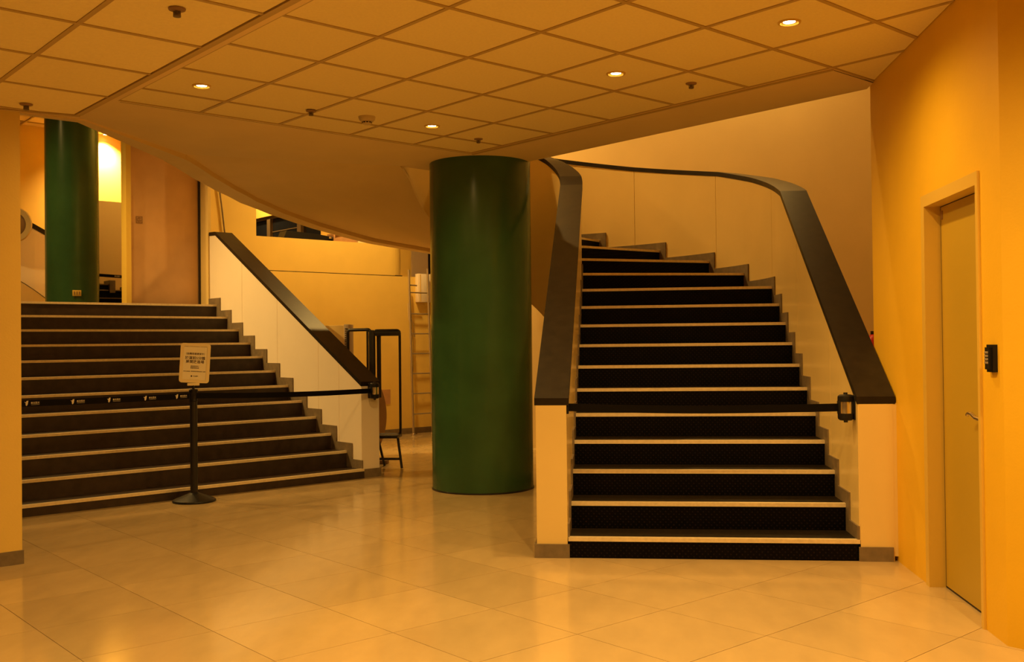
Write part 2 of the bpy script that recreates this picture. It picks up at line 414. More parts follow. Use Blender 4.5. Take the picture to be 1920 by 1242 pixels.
# ---- back region: long low wall, tall wall, far walls, upper landing
WN = 12.12
wm = struct('wall_middle')
def curved_end(t0, t1, r, n=8):     # plan of the upper wall whose right end curves away
    pts = [T(t0, WN), T(t1-r, WN)]
    for i in range(1, n+1):
        a = PI/2*i/n; pts.append(T(t1-r+r*math.sin(a), WN+r-r*math.cos(a)))
    pts += [T(t1, WN+1.0), T(t1-.15, WN+1.0), T(t1-.15, WN+r), T(t0, WN+.25)]
    return pts
prism('wall_face', curved_end(6.17, 8.59, .26), 2.325, 2.77, 'wall_yellow', wm)
prism('wall_face', [T(6.17, WN-.004), T(11, WN-.004), T(11, WN+.2), T(6.17, WN+.2)], 0, 2.315, 'wall_yellow', wm)
prism('joint', [T(6.17, WN+.004), T(8.5, WN+.004), T(8.5, WN+.2), T(6.17, WN+.2)], 2.31, 2.33, 'gap', wm)
prism('baseboard_middle', [T(6.17, WN-.016), T(11, WN-.016), T(11, WN-.004), T(6.17, WN-.004)], 0, .085, 'base', kind='structure')
prism('wall_tall', [T(5.47, WN), T(6.17, WN), T(6.17, WN+.3), T(5.47, WN+.3)], 0, 5.0, 'wall_yellow', kind='structure')
prism('wall_pilaster', [T(5.43, 11.96), T(5.468, 11.96), T(5.468, 12.4), T(5.43, 12.4)], 0, 5.0, 'white_panel_dim', kind='structure')
# upper landing floor + far walls + its ceiling
MZ = 1.834
prism('floor', [T(-3.5, 12.05), T(5.45, 12.05), T(5.6, 12.6), T(7.4, 17.0), T(-3.5, 17.0)], MZ-.2, MZ-.01, 'stone_dark', kind='structure')
prism('wall_far', [T(-3.5, 17), T(7.65, 17), T(7.65, 17.2), T(-3.5, 17.2)], 0, 5.1, 'wall_yellow', kind='structure')
prism('wall_far_left', [T(-3.6, 8.3), T(-3.5, 8.3), T(-3.5, 17.2), T(-3.6, 17.2)], 0, 5.1, 'plaster', kind='structure')
prism('wall_landing_side', [T(5.50, 12.42), T(5.60, 12.42), T(7.65, 17), T(7.50, 17)], 0, 5.1, 'wall_yellow', kind='structure')
cf = prism('ceiling', [T(-3.6, 8.2), T(5.2, 9.6), T(9.6, 9.9), T(11.6, 12), T(11.6, 19), T(-3.6, 19)], 4.86, 5.0, 'plaster', kind='structure')
g0 = g
for i in range(-5, 9):
    bar(T, (i*.615+.3, 12.3), (i*.615+.3, 17), .024, 4.845, 4.86, cf)
for k in range(0, 9):
    bar(T, (-3.5, 16.7-k*.615), (5.6, 16.7-k*.615), .024, 4.844, 4.859, cf)
# window wall beyond the low wall
ww = struct('wall_window_side')
TW = 9.2
prism('wall_face', [T(TW, 13.9), T(TW, 15.62), T(TW+.2, 15.62), T(TW+.2, 13.9)], 0, 4.95, 'wall_yellow', ww)
prism('wall_face', [T(TW, 15.62), T(TW, 19.2), T(TW+.2, 19.2), T(TW+.2, 15.62)], 3.81, 4.95, 'wall_yellow', ww)
prism('wall_face', [T(TW, 15.62), T(TW, 19.2), T(TW+.2, 19.2), T(TW+.2, 15.62)], 0, 2.3, 'wall_yellow', ww)
win = struct('window_1')
for a, b in ((15.62, 16.40), (16.54, 17.58), (17.71, 19.2)):
    prism('pane', [T(TW+.10, a), T(TW+.10, b), T(TW+.12, b), T(TW+.12, a)], 2.3, 3.81, 'dark_glass', win)
for a, b in ((16.40, 16.54), (17.58, 17.71)):
    prism('mullion', [T(TW+.04, a), T(TW+.04, b), T(TW+.14, b), T(TW+.14, a)], 2.3, 3.81, 'mullion', win)
prism('window_head', [T(TW+.04, 15.62), T(TW+.04, 19.2), T(TW+.14, 19.2), T(TW+.14, 15.62)], 3.76, 3.81, 'mullion', win)
for hh in (3.0, 3.28, 3.5):
    prism('louvre', [T(TW+.09, 16.54), T(TW+.09, 17.58), T(TW+.13, 17.58), T(TW+.13, 16.54)], hh, hh+.018, 'mullion', win)
# board beyond the ladder
bd = prism('leaning_board', [T(9.305, 13), T(9.62, 13), T(9.62, 13.03), T(9.305, 13.03)], 0, 2.86, 'grey_beige')
prism('wall_recess', [T(9.1, 13.1), T(11.6, 13.1), T(11.6, 13.2), T(9.1, 13.2)], 0, 5, 'wall_yellow', kind='structure')
prism('dark_strip', [T(9.622, 12.99), T(9.68, 12.99), T(9.68, 13.03), T(9.622, 13.03)], 0, 2.80, 'black_plastic', bd)  # plain black strip drawn beside the board
tag(bd, 'tall grey beige board standing behind the long yellow wall, above the ladder', 'board')

# ================================================================== COLUMNS
def column(loc, r, z0, z1, label):
    t = thing('column', label, 'column', (loc[0], loc[1], z0))
    hh = z1-z0
    lathe('shaft', [(0, 0), (r, 0), (r, .02), (r, hh*.33), (r, hh*.66), (r, hh-.02), (r, hh)], (0, 0, 0), 'green', t, 128, smooth=.8)
    lathe('base_ring', [(r+.001, 0), (r+.006, 0), (r+.006, .012), (r+.001, .014)], (0, 0, 0), 'black_metal', t, 96)
    return t
col1 = column((-1.2149, 9.158), .4634, 0, 2.99, 'large green painted round column standing on the lobby floor between the two staircases')
col2 = column((-6.968, 12.33), .3226, MZ-.01, 4.86, 'green round column on the upper landing, left of the bronze door')
pm = box('number_plate', (0, 0, 0), (.105, .006, .075), 'frame_paint', col2, bevel=.002); pm.location = (.205, -.262, .19); pm.rotation_euler = (0, 0, .72)
for k in (-.03, 0, .03):
    o = box('plate_mark', (0, 0, 0), (.012, .003, .04), 'brown', pm); o.location = (k, -.004, 0)

# ================================================================== RIGHT STAIRCASE
RN, RG, R1, RR = 6.1995, .3047, .1238, .1688
XI, XO = -.30, 1.455
stR = thing('staircase', 'wide black studded staircase rising beside the yellow wall and curving left behind the green column', 'staircase', (.6, 6.2, 0))
def loc_child(o): o.location = -o.parent.location; return o       # parts are modelled in world coordinates
arc = lambda c, r, a0, a1, n: [(c[0]+r*math.cos(math.radians(a0+(a1-a0)*i/n)), c[1]+r*math.sin(math.radians(a0+(a1-a0)*i/n))) for i in range(n+1)]
outer_pts = [(XO, RN), (XO, 7.4), (XO, 8.98)] + arc((-1.38, 8.98), 2.835, 3, 84, 30) + [(-1.45, 11.79), (-2.12, 11.60), (-2.76, 11.31), (-3.25, 10.90), (-3.55, 10.51), (-3.715, 10.18), (-3.755, 9.67), (-3.71, 9.03), (-3.655, 8.54), (-3.64, 8.27)]
OUT = Path(outer_pts, side=1)
s_arc = lambda deg: (8.98-RN) + math.radians(deg)*2.835
inner_pts = [(XI-.19, RN), (XI-.19, 9.6)] + arc((-1.22, 9.6), .73, 3, 180, 59) + [(-1.95, 9.12)]
INN = Path(inner_pts, side=1)      # offset 0 = face towards the column; +.19 = stair side
i_arc = lambda deg: (9.6-RN) + math.radians(deg)*.73
INW = Path([(XI, RN), (XI, 9.6)] + arc((-1.22, 9.6), .92, 6, 180, 29) + [(-2.14, 9.12)], side=1)
iw_arc = lambda deg: (9.6-RN) + math.radians(deg)*.92
hk = lambda k: R1+RR*(k-1)
# nosing lines: inner point, outer point
lines = {}
for k in range(1, 11): lines[k] = ((XI, RN+RG*(k-1)), (XO, RN+RG*(k-1)))
lines[11] = ((XI, 9.247), tuple(OUT.at(s_arc(5.5))))
lines[12] = ((XI, 9.55), tuple(OUT.at(s_arc(20.1))))
for k, a, b in ((13, 18, 32.9), (14, 40, 48), (15, 60, 64.3), (16, 80, 80)):
    lines[k] = (tuple(INW.at(iw_arc(a))), tuple(OUT.at(s_arc(b))))
oL = OUT.L[-1]; s16 = s_arc(80)
for i, k in enumerate(range(17, 21)):
    lines[k] = (tuple(INW.at(iw_arc(100+i*20))), tuple(OUT.at(s16+(oL-.9-s16)*(i+1)/4)))
lines[21] = ((-2.14, 9.12), (-3.64, 8.27))
def inset(p, q, d):
    p, q = Vector(p), Vector(q); u = (q-p).normalized()*d; return tuple(p+u), tuple(q-u)
for k in range(1, 21):
    (a, b), (c, d) = lines[k], lines[min(k+1, 21)]
    A, B, Cc, D = Vector(a), Vector(b), Vector(c), Vector(d)
    top = hk(k); bot = max(0, top-(2 if k <= 3 else .172 if k < 17 else .09))
    # body of the step: riser and tread
    ext = .03
    poly = [a, b, tuple(D+(D-B).normalized()*ext), tuple(Cc+(Cc-A).normalized()*ext)]
    st = prism('step', poly, bot, top, 'rubber', stR); loc_child(st)
    fwd = Vector((-(B-A).y, (B-A).x)).normalized()
    if k < 16:
        a3, b3 = inset(a, b, .004)
        tr = prism('tread', [tuple(Vector(a3)+fwd*.035), tuple(Vector(b3)+fwd*.035), tuple(D), tuple(Cc)], top, top+.002, 'tread', st)
    a2, b2 = inset(a, b, .004)
    f0, f1 = -fwd*.008, fwd*.034
    ns = prism('nosing', [tuple(Vector(a2)+f0), tuple(Vector(b2)+f0), tuple(Vector(b2)+f1), tuple(Vector(a2)+f1)], top-.020, top+.004, 'nosing', st)
ld = prism('landing', [(-1.95, 9.12), (-3.64, 8.27), (-3.75, 6.9), (-1.6, 8.6)], 3.02, 3.31, 'plaster', stR); loc_child(ld)
# underside (soffit) of the flight, warped from outer to inner edge
O_ = [(-3.65, 8.262, 2.975), (-3.655, 8.537, 2.965), (-3.712, 9.032, 2.95), (-3.755, 9.671, 2.93), (-3.725, 10.188, 2.88), (-3.546, 10.509, 2.80), (-3.253, 10.907, 2.69), (-2.751, 11.334, 2.55), (-2.11, 11.62, 2.44), (-1.38, 11.815, 2.28), (-.35, 11.62, 2.02), (.55, 11.05, 1.75), (1.15, 10.25, 1.48), (1.455, 9.3, 1.22), (1.455, 8.3, .70), (1.455, 7.05, .0)]
ang = [None, None, None, 185, 170, 160, 147, 131, 114, 92, 68, 48, 25, 5, None, None]
I_ = [(-1.955, 9.117, 2.975), (-1.955, 9.25, 2.96), (-1.955, 9.42, 2.93)]
for a in ang[3:14]:
    I_.append((-1.22+.73*math.cos(math.radians(a)), 9.6+.73*math.sin(math.radians(a)), 1.684+.0098*(a-55) if a < 172 else 2.87))
I_ += [(-.49, 8.3, .70), (-.49, 7.05, 0)]
I_[3] = (-1.95, 9.56, 2.90)
def densify(L, n=4):      # Catmull-Rom
    out = []; P = [Vector(p) for p in L]
    for i in range(len(P)-1):
        a = P[max(i-1, 0)]; b = P[i]; c = P[i+1]; d = P[min(i+2, len(P)-1)]
        for k in range(n):
            t = k/n; out.append(.5*((2*b)+(c-a)*t+(2*a-5*b+4*c-d)*t*t+(3*b-a-3*c+d)*t**3))
    out.append(P[-1]); return out
Od, Id = densify(O_), densify(I_)
V = []; F = []; NS = 6
for a, b in zip(Od, Id):
    for j in range(NS+1): V.append(a.lerp(b, j/NS))
for i in range(len(Od)-1):
    for j in range(NS):
        k = i*(NS+1)+j; F.append((k, k+1, k+NS+2, k+NS+1))
nv = len(V); V += [v+Vector((0, 0, .05)) for v in V]; F += [tuple(q+nv for q in f) for f in F]
for i in range(len(Od)-1):
    k = i*(NS+1); F.append((k, k+NS+1, k+NS+1+nv, k+nv)); k += NS; F.append((k, k+NS+1, k+NS+1+nv, k+nv))
sf = me('soffit', V, F, 'plaster_soffit', stR); loc_child(sf)
for p in sf.data.polygons: p.use_smooth = True
try: sf.data.set_sharp_from_angle(angle=.6)
except Exception: pass
# height of the underside along both edges, as functions of path length
def along(path, L):
    tab = []
    for v in L:
        best = min(range(0, 2001), key=lambda q: (path.at(path.L[-1]*q/2000)-Vector((v.x, v.y))).length)
        tab.append((path.L[-1]*best/2000, v.z))
    tab.sort(); out = [tab[0]]
    for t in tab[1:]:
        if t[0] > out[-1][0]+1e-4: out.append(t)
    return interp(out)
zo = along(OUT, Od[::2]); zi = along(INN, Id[::2])
zo_b = lambda s: 0 if s < s_arc(8) else zo(s)+.004
zi_b = lambda s: 0 if s < i_arc(2) else zi(s)+.032
# handrail heights
capo = interp([(0, .985), (8.86-RN, 2.617), (s_arc(8.5), 2.775), (s_arc(16.8), 2.89), (s_arc(30), 3.052), (s_arc(55), 3.278), (s_arc(75), 3.476), (s_arc(84)+1, 3.8), (s_arc(84)+3, 4.2), (30, 4.3)])
capi = interp([(0, .985), (9.6-RN, 2.835), (i_arc(10), 2.94), (i_arc(40), 3.17), (i_arc(90), 3.5), (i_arc(180), 4.1), (i_arc(180)+.5, 4.2)])
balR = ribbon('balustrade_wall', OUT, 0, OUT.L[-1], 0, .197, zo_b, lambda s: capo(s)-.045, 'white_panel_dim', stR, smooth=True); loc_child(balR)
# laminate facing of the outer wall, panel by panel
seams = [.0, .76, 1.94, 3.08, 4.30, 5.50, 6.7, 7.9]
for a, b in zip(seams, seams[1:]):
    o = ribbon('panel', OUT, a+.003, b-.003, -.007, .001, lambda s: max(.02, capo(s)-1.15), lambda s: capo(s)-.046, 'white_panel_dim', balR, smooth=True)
sbn = ribbon('string_band', OUT, s_arc(8), OUT.L[-1], -.002, .20, lambda s: zo(s)-.045, lambda s: zo(s)+.003, 'plaster', stR, smooth=True); loc_child(sbn)
EB = [((-3.64, 8.27), (-3.835, 8.31), 2.93), ((-3.785, 6.865), (-3.86, 6.91), 2.965), ((-4.235, 6.465), (-4.27, 6.51), 2.968), ((-4.66, 6.08), (-4.69, 6.12), 2.968)]
V = []; F = []
for a, b, z in EB: V += [(*a, z), (*b, z), (*b, 2.998), (*a, 2.998)]
for i in range(3):
    for j in range(4): F.append((4*i+j, 4*i+(j+1) % 4, 4*i+4+(j+1) % 4, 4*i+4+j))
F += [(0, 3, 2, 1), (12, 13, 14, 15)]
me('edge_band', V, F, 'plaster', ceiling)
hr = ribbon('handrail_cap', OUT, -.0, OUT.L[-1], -.012, .212, lambda s: capo(s)-.045, capo, 'cap', stR, smooth=True, step=.09, sharp=.075, stops=(8.86-RN,)); loc_child(hr)
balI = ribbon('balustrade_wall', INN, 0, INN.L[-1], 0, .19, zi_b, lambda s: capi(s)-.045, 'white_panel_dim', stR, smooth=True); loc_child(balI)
hri = ribbon('handrail_cap', INN, 0, INN.L[-1], -.008, .205, lambda s: capi(s)-.045, capi, 'cap', stR, smooth=True, step=.05, sharp=.075); loc_child(hri)
# stepped skirting on both sides
def skirting(path, sk, kmax, off0, off1, parent):
    bm = bmesh.new(); e_ = .085
    for k in range(1, kmax):
        s0 = max(0, sk(k)-e_); s1 = max(0, sk(k+1)-e_)
        n = max(1, int((s1-s0)/.12)); z1 = hk(k)+.085; z0 = max(.0, hk(k)-.25)
        for i in range(n):
            a = s0+(s1-s0)*i/n; b = s0+(s1-s0)*(i+1)/n
            pts = [tuple(path.at(a, off0)), tuple(path.at(b, off0)), tuple(path.at(b, off1)), tuple(path.at(a, off1))]
            prism_bm(bm, pts, z0, z1)
    o = bmobj('skirting', bm, 'base', parent); return o
sko = {k: RN*0+RG*(k-1) for k in range(1, 11)}; sko.update({11: s_arc(5.5), 12: s_arc(20.1), 13: s_arc(32.9), 14: s_arc(48), 15: s_arc(64.3), 16: s_arc(80), 17: s_arc(96)})
loc_child(skirting(OUT, lambda k: sko[k], 17, -.018, -.004, stR))
ski = {k: RG*(k-1) for k in range(1, 13)}; ski.update({13: iw_arc(18), 14: iw_arc(40)})
loc_child(skirting(INW, lambda k: ski[k], 13, -.0, .012, stR))
# skirting around the two newel ends
loc_child(prism('newel_base', [(XI-.205, RN-.014), (XI+.012, RN-.014), (XI+.012, RN+.02), (XI-.192, RN+.02), (XI-.192, 9.6), (XI-.205, 9.6)], 0, .085, 'base', stR))
loc_child(prism('newel_base', [(XO-.012, RN-.014), (WX-.03, RN-.014), (WX-.03, RN), (XO-.012, RN)], 0, .085, 'base', stR))
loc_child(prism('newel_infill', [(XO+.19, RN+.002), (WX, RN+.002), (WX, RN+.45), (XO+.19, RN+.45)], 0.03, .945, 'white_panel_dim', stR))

# ================================================================== LEFT STAIRCASE
LN, LG, L1, LR_ = 8.4574, .2982, .0909, .1584
TR = 5.45
stL = thing('staircase', 'broad dark brown staircase with pale nosings rising at the left to the upper landing', 'staircase', (*T(3, 8.5), 0))
lh = lambda k: L1+LR_*(k-1)
for k in range(1, 13):
    n0 = LN+LG*(k-1); top = lh(k)
    st = prism('step', [T(-3.4, n0), T(TR, n0), T(TR, n0+LG+.03), T(-3.4, n0+LG+.03)], 0 if k < 4 else top-.4, top, 'stone_dark', stL); loc_child(st)
    prism('nosing', [T(-3.4, n0-.008), T(TR-.004, n0-.008), T(TR-.004, n0+.034), T(-3.4, n0+.034)], top-.020, top+.004, 'nosing', st)
NL = LN+.03
LP = Path([T(TR, NL), T(TR, 12.0)], side=1)
capl = interp([(0, .955), (11.78-NL, 2.745), (11.95-NL, 2.752)])
bl = ribbon('balustrade_wall', LP, 0, 11.95-NL, 0, .20, 0, lambda s: capl(s)-.045, 'white_panel', stL, step=5, stops=(11.78-NL,)); loc_child(bl)
ps = [0, .42, .83, 1.72, 2.58, 3.46]
for a, b in zip(ps, ps[1:]):
    ribbon('panel', LP, a+.003, b-.003, -.007, .001, .02, lambda s: capl(s)-.046, 'white_panel', bl, step=5, stops=(11.78-NL,))
hl = ribbon('handrail_cap', LP, 0, 11.95-NL, -.012, .215, lambda s: capl(s)-.045, capl, 'cap', stL, step=5, stops=(11.78-NL,)); loc_child(hl)
bm = bmesh.new()
for k in range(1, 13):
    s0 = max(-.02, LG*(k-1)-.10-.03+0); s1 = LG*k-.10-.03 if k < 12 else 3.75
    prism_bm(bm, [T(TR-.019, NL+s0), T(TR-.019, NL+s1), T(TR-.006, NL+s1), T(TR-.006, NL+s0)], max(0, lh(k)-.3), lh(k)+.085)
loc_child(bmobj('skirting', bm, 'base', stL))
loc_child(prism('newel_base', [T(TR-.02, NL-.014), T(TR+.214, NL-.014), T(TR+.214, 11.9), T(TR+.2, 11.9), T(TR+.2, NL), T(TR-.02, NL)], 0, .085, 'base', stL))

# ================================================================== DOORS
# ochre door in the right wall
door = struct('door_1')
fr = bmesh.new()
prism_bm(fr, [(WX-.012, DY1-.012), (WX-.012, DY1+.045), (WX+.12, DY1+.045), (WX+.12, DY1-.012)], 0, DZ+.05)
prism_bm(fr, [(WX-.012, DY0-.02), (WX-.012, DY0+.008), (WX+.12, DY0+.008), (WX+.12, DY0-.02)], 0, DZ+.05)
prism_bm(fr, [(WX-.012, DY0+.008), (WX-.012, DY1-.012), (WX+.12, DY1-.012), (WX+.12, DY0+.008)], DZ-.012, DZ+.05)
bmobj('door_frame', fr, 'frame_paint', door)
prism('door_rebate', [(WX+.074, DY0+.009), (WX+.074, DY1-.013), (WX+.119, DY1-.013), (WX+.119, DY0+.009)], 0.001, DZ-.013, 'gap', door)
leaf = prism('door_leaf', [(WX+.072, DY0+.010), (WX+.072, DY1-.027), (WX+.10, DY1-.027), (WX+.10, DY0+.010)], .012, DZ-.018, 'door_paint', door)
hx = WX+.072
hb = bmesh.new()
tubebm(hb, [(hx, 4.85, .950), (hx-.03, 4.85, .950), (hx-.050, 4.858, .950), (hx-.054, 4.88, .950), (hx-.054, 4.935, .952), (hx-.054, 4.955, .959), (hx-.054, 4.985, .968), (hx-.054, 5.02, .968), (hx-.052, 5.045, .960)], .0105, 10)
bmobj('door_handle', hb, 'chrome', leaf, smooth=.9)
cyl('handle_rose', (hx, 4.85, .950), .027, .009, 'chrome', leaf, 24, Matrix.Rotation(-PI/2, 3, 'Y'))
lathe('lock_rose', [(0, .008), (.02, .007), (.027, .003), (.028, 0)], (hx, 5.012, 1.105), 'black_metal', leaf, 24, Matrix.Rotation(-PI/2, 3, 'Y'))
dp = box('door_plate', (hx-.002, 5.54, 1.985), (.004, .028, .045), 'brown', leaf)
# keypad by the door
kp = thing('keypad', 'small black access keypad with grey buttons on the yellow wall right of the door', 'keypad', (WX, 4.632, 1.240))
bm = bmesh.new(); boxbm(bm, (0, 0, 0), (.032, .075, .122)); bmesh.ops.bevel(bm, geom=[e2 for e2 in bm.edges if all(v.co.x < 0 for v in e2.verts)], offset=.012, segments=4, affect='EDGES')
bmesh.ops.translate(bm, vec=(-.016, 0, 0), verts=bm.verts); bmobj('case', bm, 'black_plastic', kp, smooth=.6)
for i in range(4):
    for j in range(3):
        o = box('button', (-.033, .022-j*.015, .026-i*.015), (.003, .011, .010), 'keypad_button', kp, bevel=.001)
# bronze door on the upper landing
d2 = struct('door_2')
DN = 12.20
for a, b in ((4.475, 4.535),):
    prism('door_frame', [T(a, DN-.06), T(b, DN-.06), T(b, DN+.1), T(a, DN+.1)], MZ-.01, 5.0, 'frame_paint', d2)
prism('door_frame', [T(5.405, DN-.02), T(5.43, DN-.02), T(5.43, DN+.1), T(5.405, DN+.1)], MZ-.01, 4.9, 'gap', d2)  # darkness of the open gap beside the leaf, drawn as a dark bar
prism('door_frame', [T(4.535, DN-.03), T(5.39, DN-.03), T(5.39, DN+.1), T(4.535, DN+.1)], 3.83, 4.95, 'brown', d2)
lf2 = prism('door_leaf', [T(4.545, DN), T(5.408, DN), T(5.408, DN+.05), T(4.545, DN+.05)], MZ, 3.80, 'bronze', d2)
# square emblem on the bronze door: outlined square with a ring and a small figure
ec = Vector((*T(4.655, DN-.004), 2.88)); R3 = Matrix(((DR.x, -DL.x, 0), (DR.y, -DL.y, 0), (0, 0, 1)))
def on_door(bmv, x, z, sx, sz, th=.003): boxbm(bmv, ec+R3@Vector((x, 0, z)), (sx, th, sz), R3)
bm = bmesh.new()
for x, z, sx, sz in ((-.036, 0, .007, .08), (.036, 0, .007, .08), (0, -.038, .08, .009), (0, .038, .08, .007)): on_door(bm, x, z, sx, sz)
ringp = [ec+R3@Vector((.024*math.cos(a*PI/12), 0, .024*math.sin(a*PI/12))) for a in range(3, 24)]
tubebm(bm, ringp, .0035, 6); on_door(bm, -.004, -.008, .02, .008); on_door(bm, .008, -.004, .007, .018); on_door(bm, -.002, .012, .008, .012)
bmobj('door_emblem', bm, 'brown', lf2)

# ================================================================== CEILING FITTINGS
def downlight(x, y, z, power, label):
    vis = label is not None
    t = thing('downlight', label or 'recessed downlight in the lobby ceiling behind the camera', 'downlight', (x, y, z), 'recessed downlights' if vis else 'downlights behind the camera')
    lathe('trim_ring', [(.044, .004), (.042, -.003), (.048, -.008), (.058, -.007), (.060, .0)], (0, 0, 0), 'chrome' if z > 4 else 'frame_paint', t, 32)
    lathe('bulb', [(0, -.003), (.022, -.002), (.036, .001), (.043, .004)], (0, 0, 0), 'lamp_glow', t, 32)
    L = bpy.data.lights.new('lamp', 'SPOT'); L.energy = power; L.color = LAMP_COL
    L.spot_size = math.radians(165 if z < 4 else 120); L.spot_blend = 1; L.shadow_soft_size = .04
    o = bpy.data.objects.new('lamp', L); COL.objects.link(o); o.parent = t; o.location = (0, 0, -.02)
    return t
for x, y, z, p, l in DOWNLIGHTS: downlight(x, y, z, p, l)
def plain_lamp(name, x, y, z, power, size=160, soft=.06, col=LAMP_COL):
    L = bpy.data.lights.new(name, 'SPOT'); L.energy = power; L.color = col; L.spot_size = math.radians(size); L.spot_blend = 1; L.shadow_soft_size = soft
    o = bpy.data.objects.new(name, L); COL.objects.link(o); o.location = (x, y, z); return o
def aimed_lamp(name, p, target, power, size):
    plain_lamp(name, *p, power, size, .08)
    o = COL.objects[-1]; o.rotation_euler = (Vector(target)-Vector(p)).to_track_quat('-Z', 'Y').to_euler()
# unseen lamps for the spaces behind, no fixtures; several added only to brighten surfaces
plain_lamp('unseen_lamp', *T(7.4, 10.9), 4.7, 330)
plain_lamp('unseen_lamp', *T(7.2, 14.6), 4.7, 330)
plain_lamp('unseen_lamp', -2.1, 11.7, 6.1, 750)  # added to light the well, set back to leave the inner ring unlit
plain_lamp('unseen_lamp', *T(3.7, 11.2), 4.7, 200, 95)  # added to light the bronze door and top steps
aimed_lamp('balustrade_fill_lamp', (*T(1.9, 11.3), 4.7), (*T(5.45, 10.0), 1.2), 560, 80)  # invented spot aimed to brighten the left balustrade
plain_lamp('unseen_lamp', *T(2.3, 12.4), 4.7, 300)  # added to brighten the far column
plain_lamp('unseen_lamp', *T(5.5, 13.3), 4.7, 70)  # added to brighten the wall behind the far steps
plain_lamp('unseen_lamp', *T(8.5, 17.6), 4.7, 200)  # added to brighten the wall above the window
plain_lamp('unseen_lamp', 1.7, 11.8, 6.1, 200)  # added to brighten the right of the well's back wall

def sprinkler(x, y, z, label):
    t = thing('sprinkler', label, 'sprinkler', (x, y, z), 'ceiling sprinklers')
    lathe('escutcheon', [(0, 0), (.036, 0), (.034, -.006), (.014, -.010), (0, -.010)], (0, 0, 0), 'brown', t, 24)
    lathe('sprinkler_head', [(.010, -.008), (.010, -.022), (.016, -.026), (.016, -.034), (.006, -.036), (0, -.036)], (0, 0, 0), 'mullion', t, 16)
    for a in (0, PI):
        o = box('frame_arm', (.014*math.cos(a), 0, -.018), (.004, .004, .022), 'mullion', t)
sprinkler(-1.795, 3.999, HL-.001, 'dark sprinkler head in the low ceiling at the top left, nearest the camera')
sprinkler(-3.359, 5.458, HL-.001, 'dark sprinkler head in the low ceiling above the left partition edge')
sprinkler(-2.100, 6.85, HC, 'dark sprinkler head on a ceiling grid bar, left of the smoke detector')
sprinkler(-1.073, 8.021, TZ-.001, 'small dark sprinkler head in the ceiling corner above the big green column')
sprinkler(.51, 6.49, TZ-.001, 'dark sprinkler head in the ceiling right of the downlight before the right staircase')
sd = thing('smoke_detector', 'round beige smoke detector on the high ceiling between a sprinkler and a bright downlight', 'smoke detector', (-1.767, 7.118, TZ))
lathe('detector_base', [(0, 0), (.062, 0), (.060, -.012), (.056, -.022), (.045, -.034), (0, -.036)], (0, 0, 0), 'beige_plastic', sd, 40)
lathe('sensor_head', [(.034, -.033), (.034, -.048), (.028, -.056), (0, -.058)], (0, 0, 0), 'beige_plastic', sd, 32)
for i in range(10):
    a = i*2*PI/10; box('vent_slot', (.0345*math.cos(a), .0345*math.sin(a), -.043), (.003, .014, .007), 'black_plastic', sd, rot=Matrix.Rotation(a, 3, 'Z'))

# ================================================================== STANCHION, BELTS
def text_obj(name, s, size, material, parent, loc, rot, align='CENTER', extrude=.0006, squash=1):
    c = bpy.data.curves.new(name, 'FONT'); c.body = s; c.size = size; c.extrude = extrude; c.offset = size*.012; c.align_x = align; c.align_y = 'CENTER'; c.resolution_u = 2
    o = bpy.data.objects.new(name, c); COL.objects.link(o)
    dg = bpy.context.evaluated_depsgraph_get(); d = bpy.data.meshes.new_from_object(o.evaluated_get(dg)); d.materials.clear(); d.materials.append(M[material])
    bpy.data.objects.remove(o); q = bpy.data.objects.new(name, d); COL.objects.link(q); q.parent = parent; q.location = loc; q.rotation_euler = rot; q.scale = (squash, 1, 1); return q
SX, SY = -3.59, 8.27
sn = thing('stanchion', 'black barrier post on a round base in front of the left stairs', 'barrier post', (SX, SY, 0))
lathe('base', [(0, 0), (.178, 0), (.180, .010), (.176, .018), (.165, .024), (.075, .060), (.040, .074), (.034, .078), (0, .078)], (0, 0, 0), 'black_plastic', sn, 64)
lathe('pole', [(0, .07), (.031, .07), (.031, .86), (0, .86)], (0, 0, 0), 'black_metal', sn, 40)
lathe('belt_cassette', [(.031, .855), (.036, .858), (.036, .865), (.034, .87), (.034, .925), (.037, .93), (.037, .955), (.030, .962), (0, .962)], (0, 0, 0), 'black_plastic', sn, 40)
box('belt_slot', (0, -.034, .90), (.03, .012, .055), 'black_plastic', sn, bevel=.002)
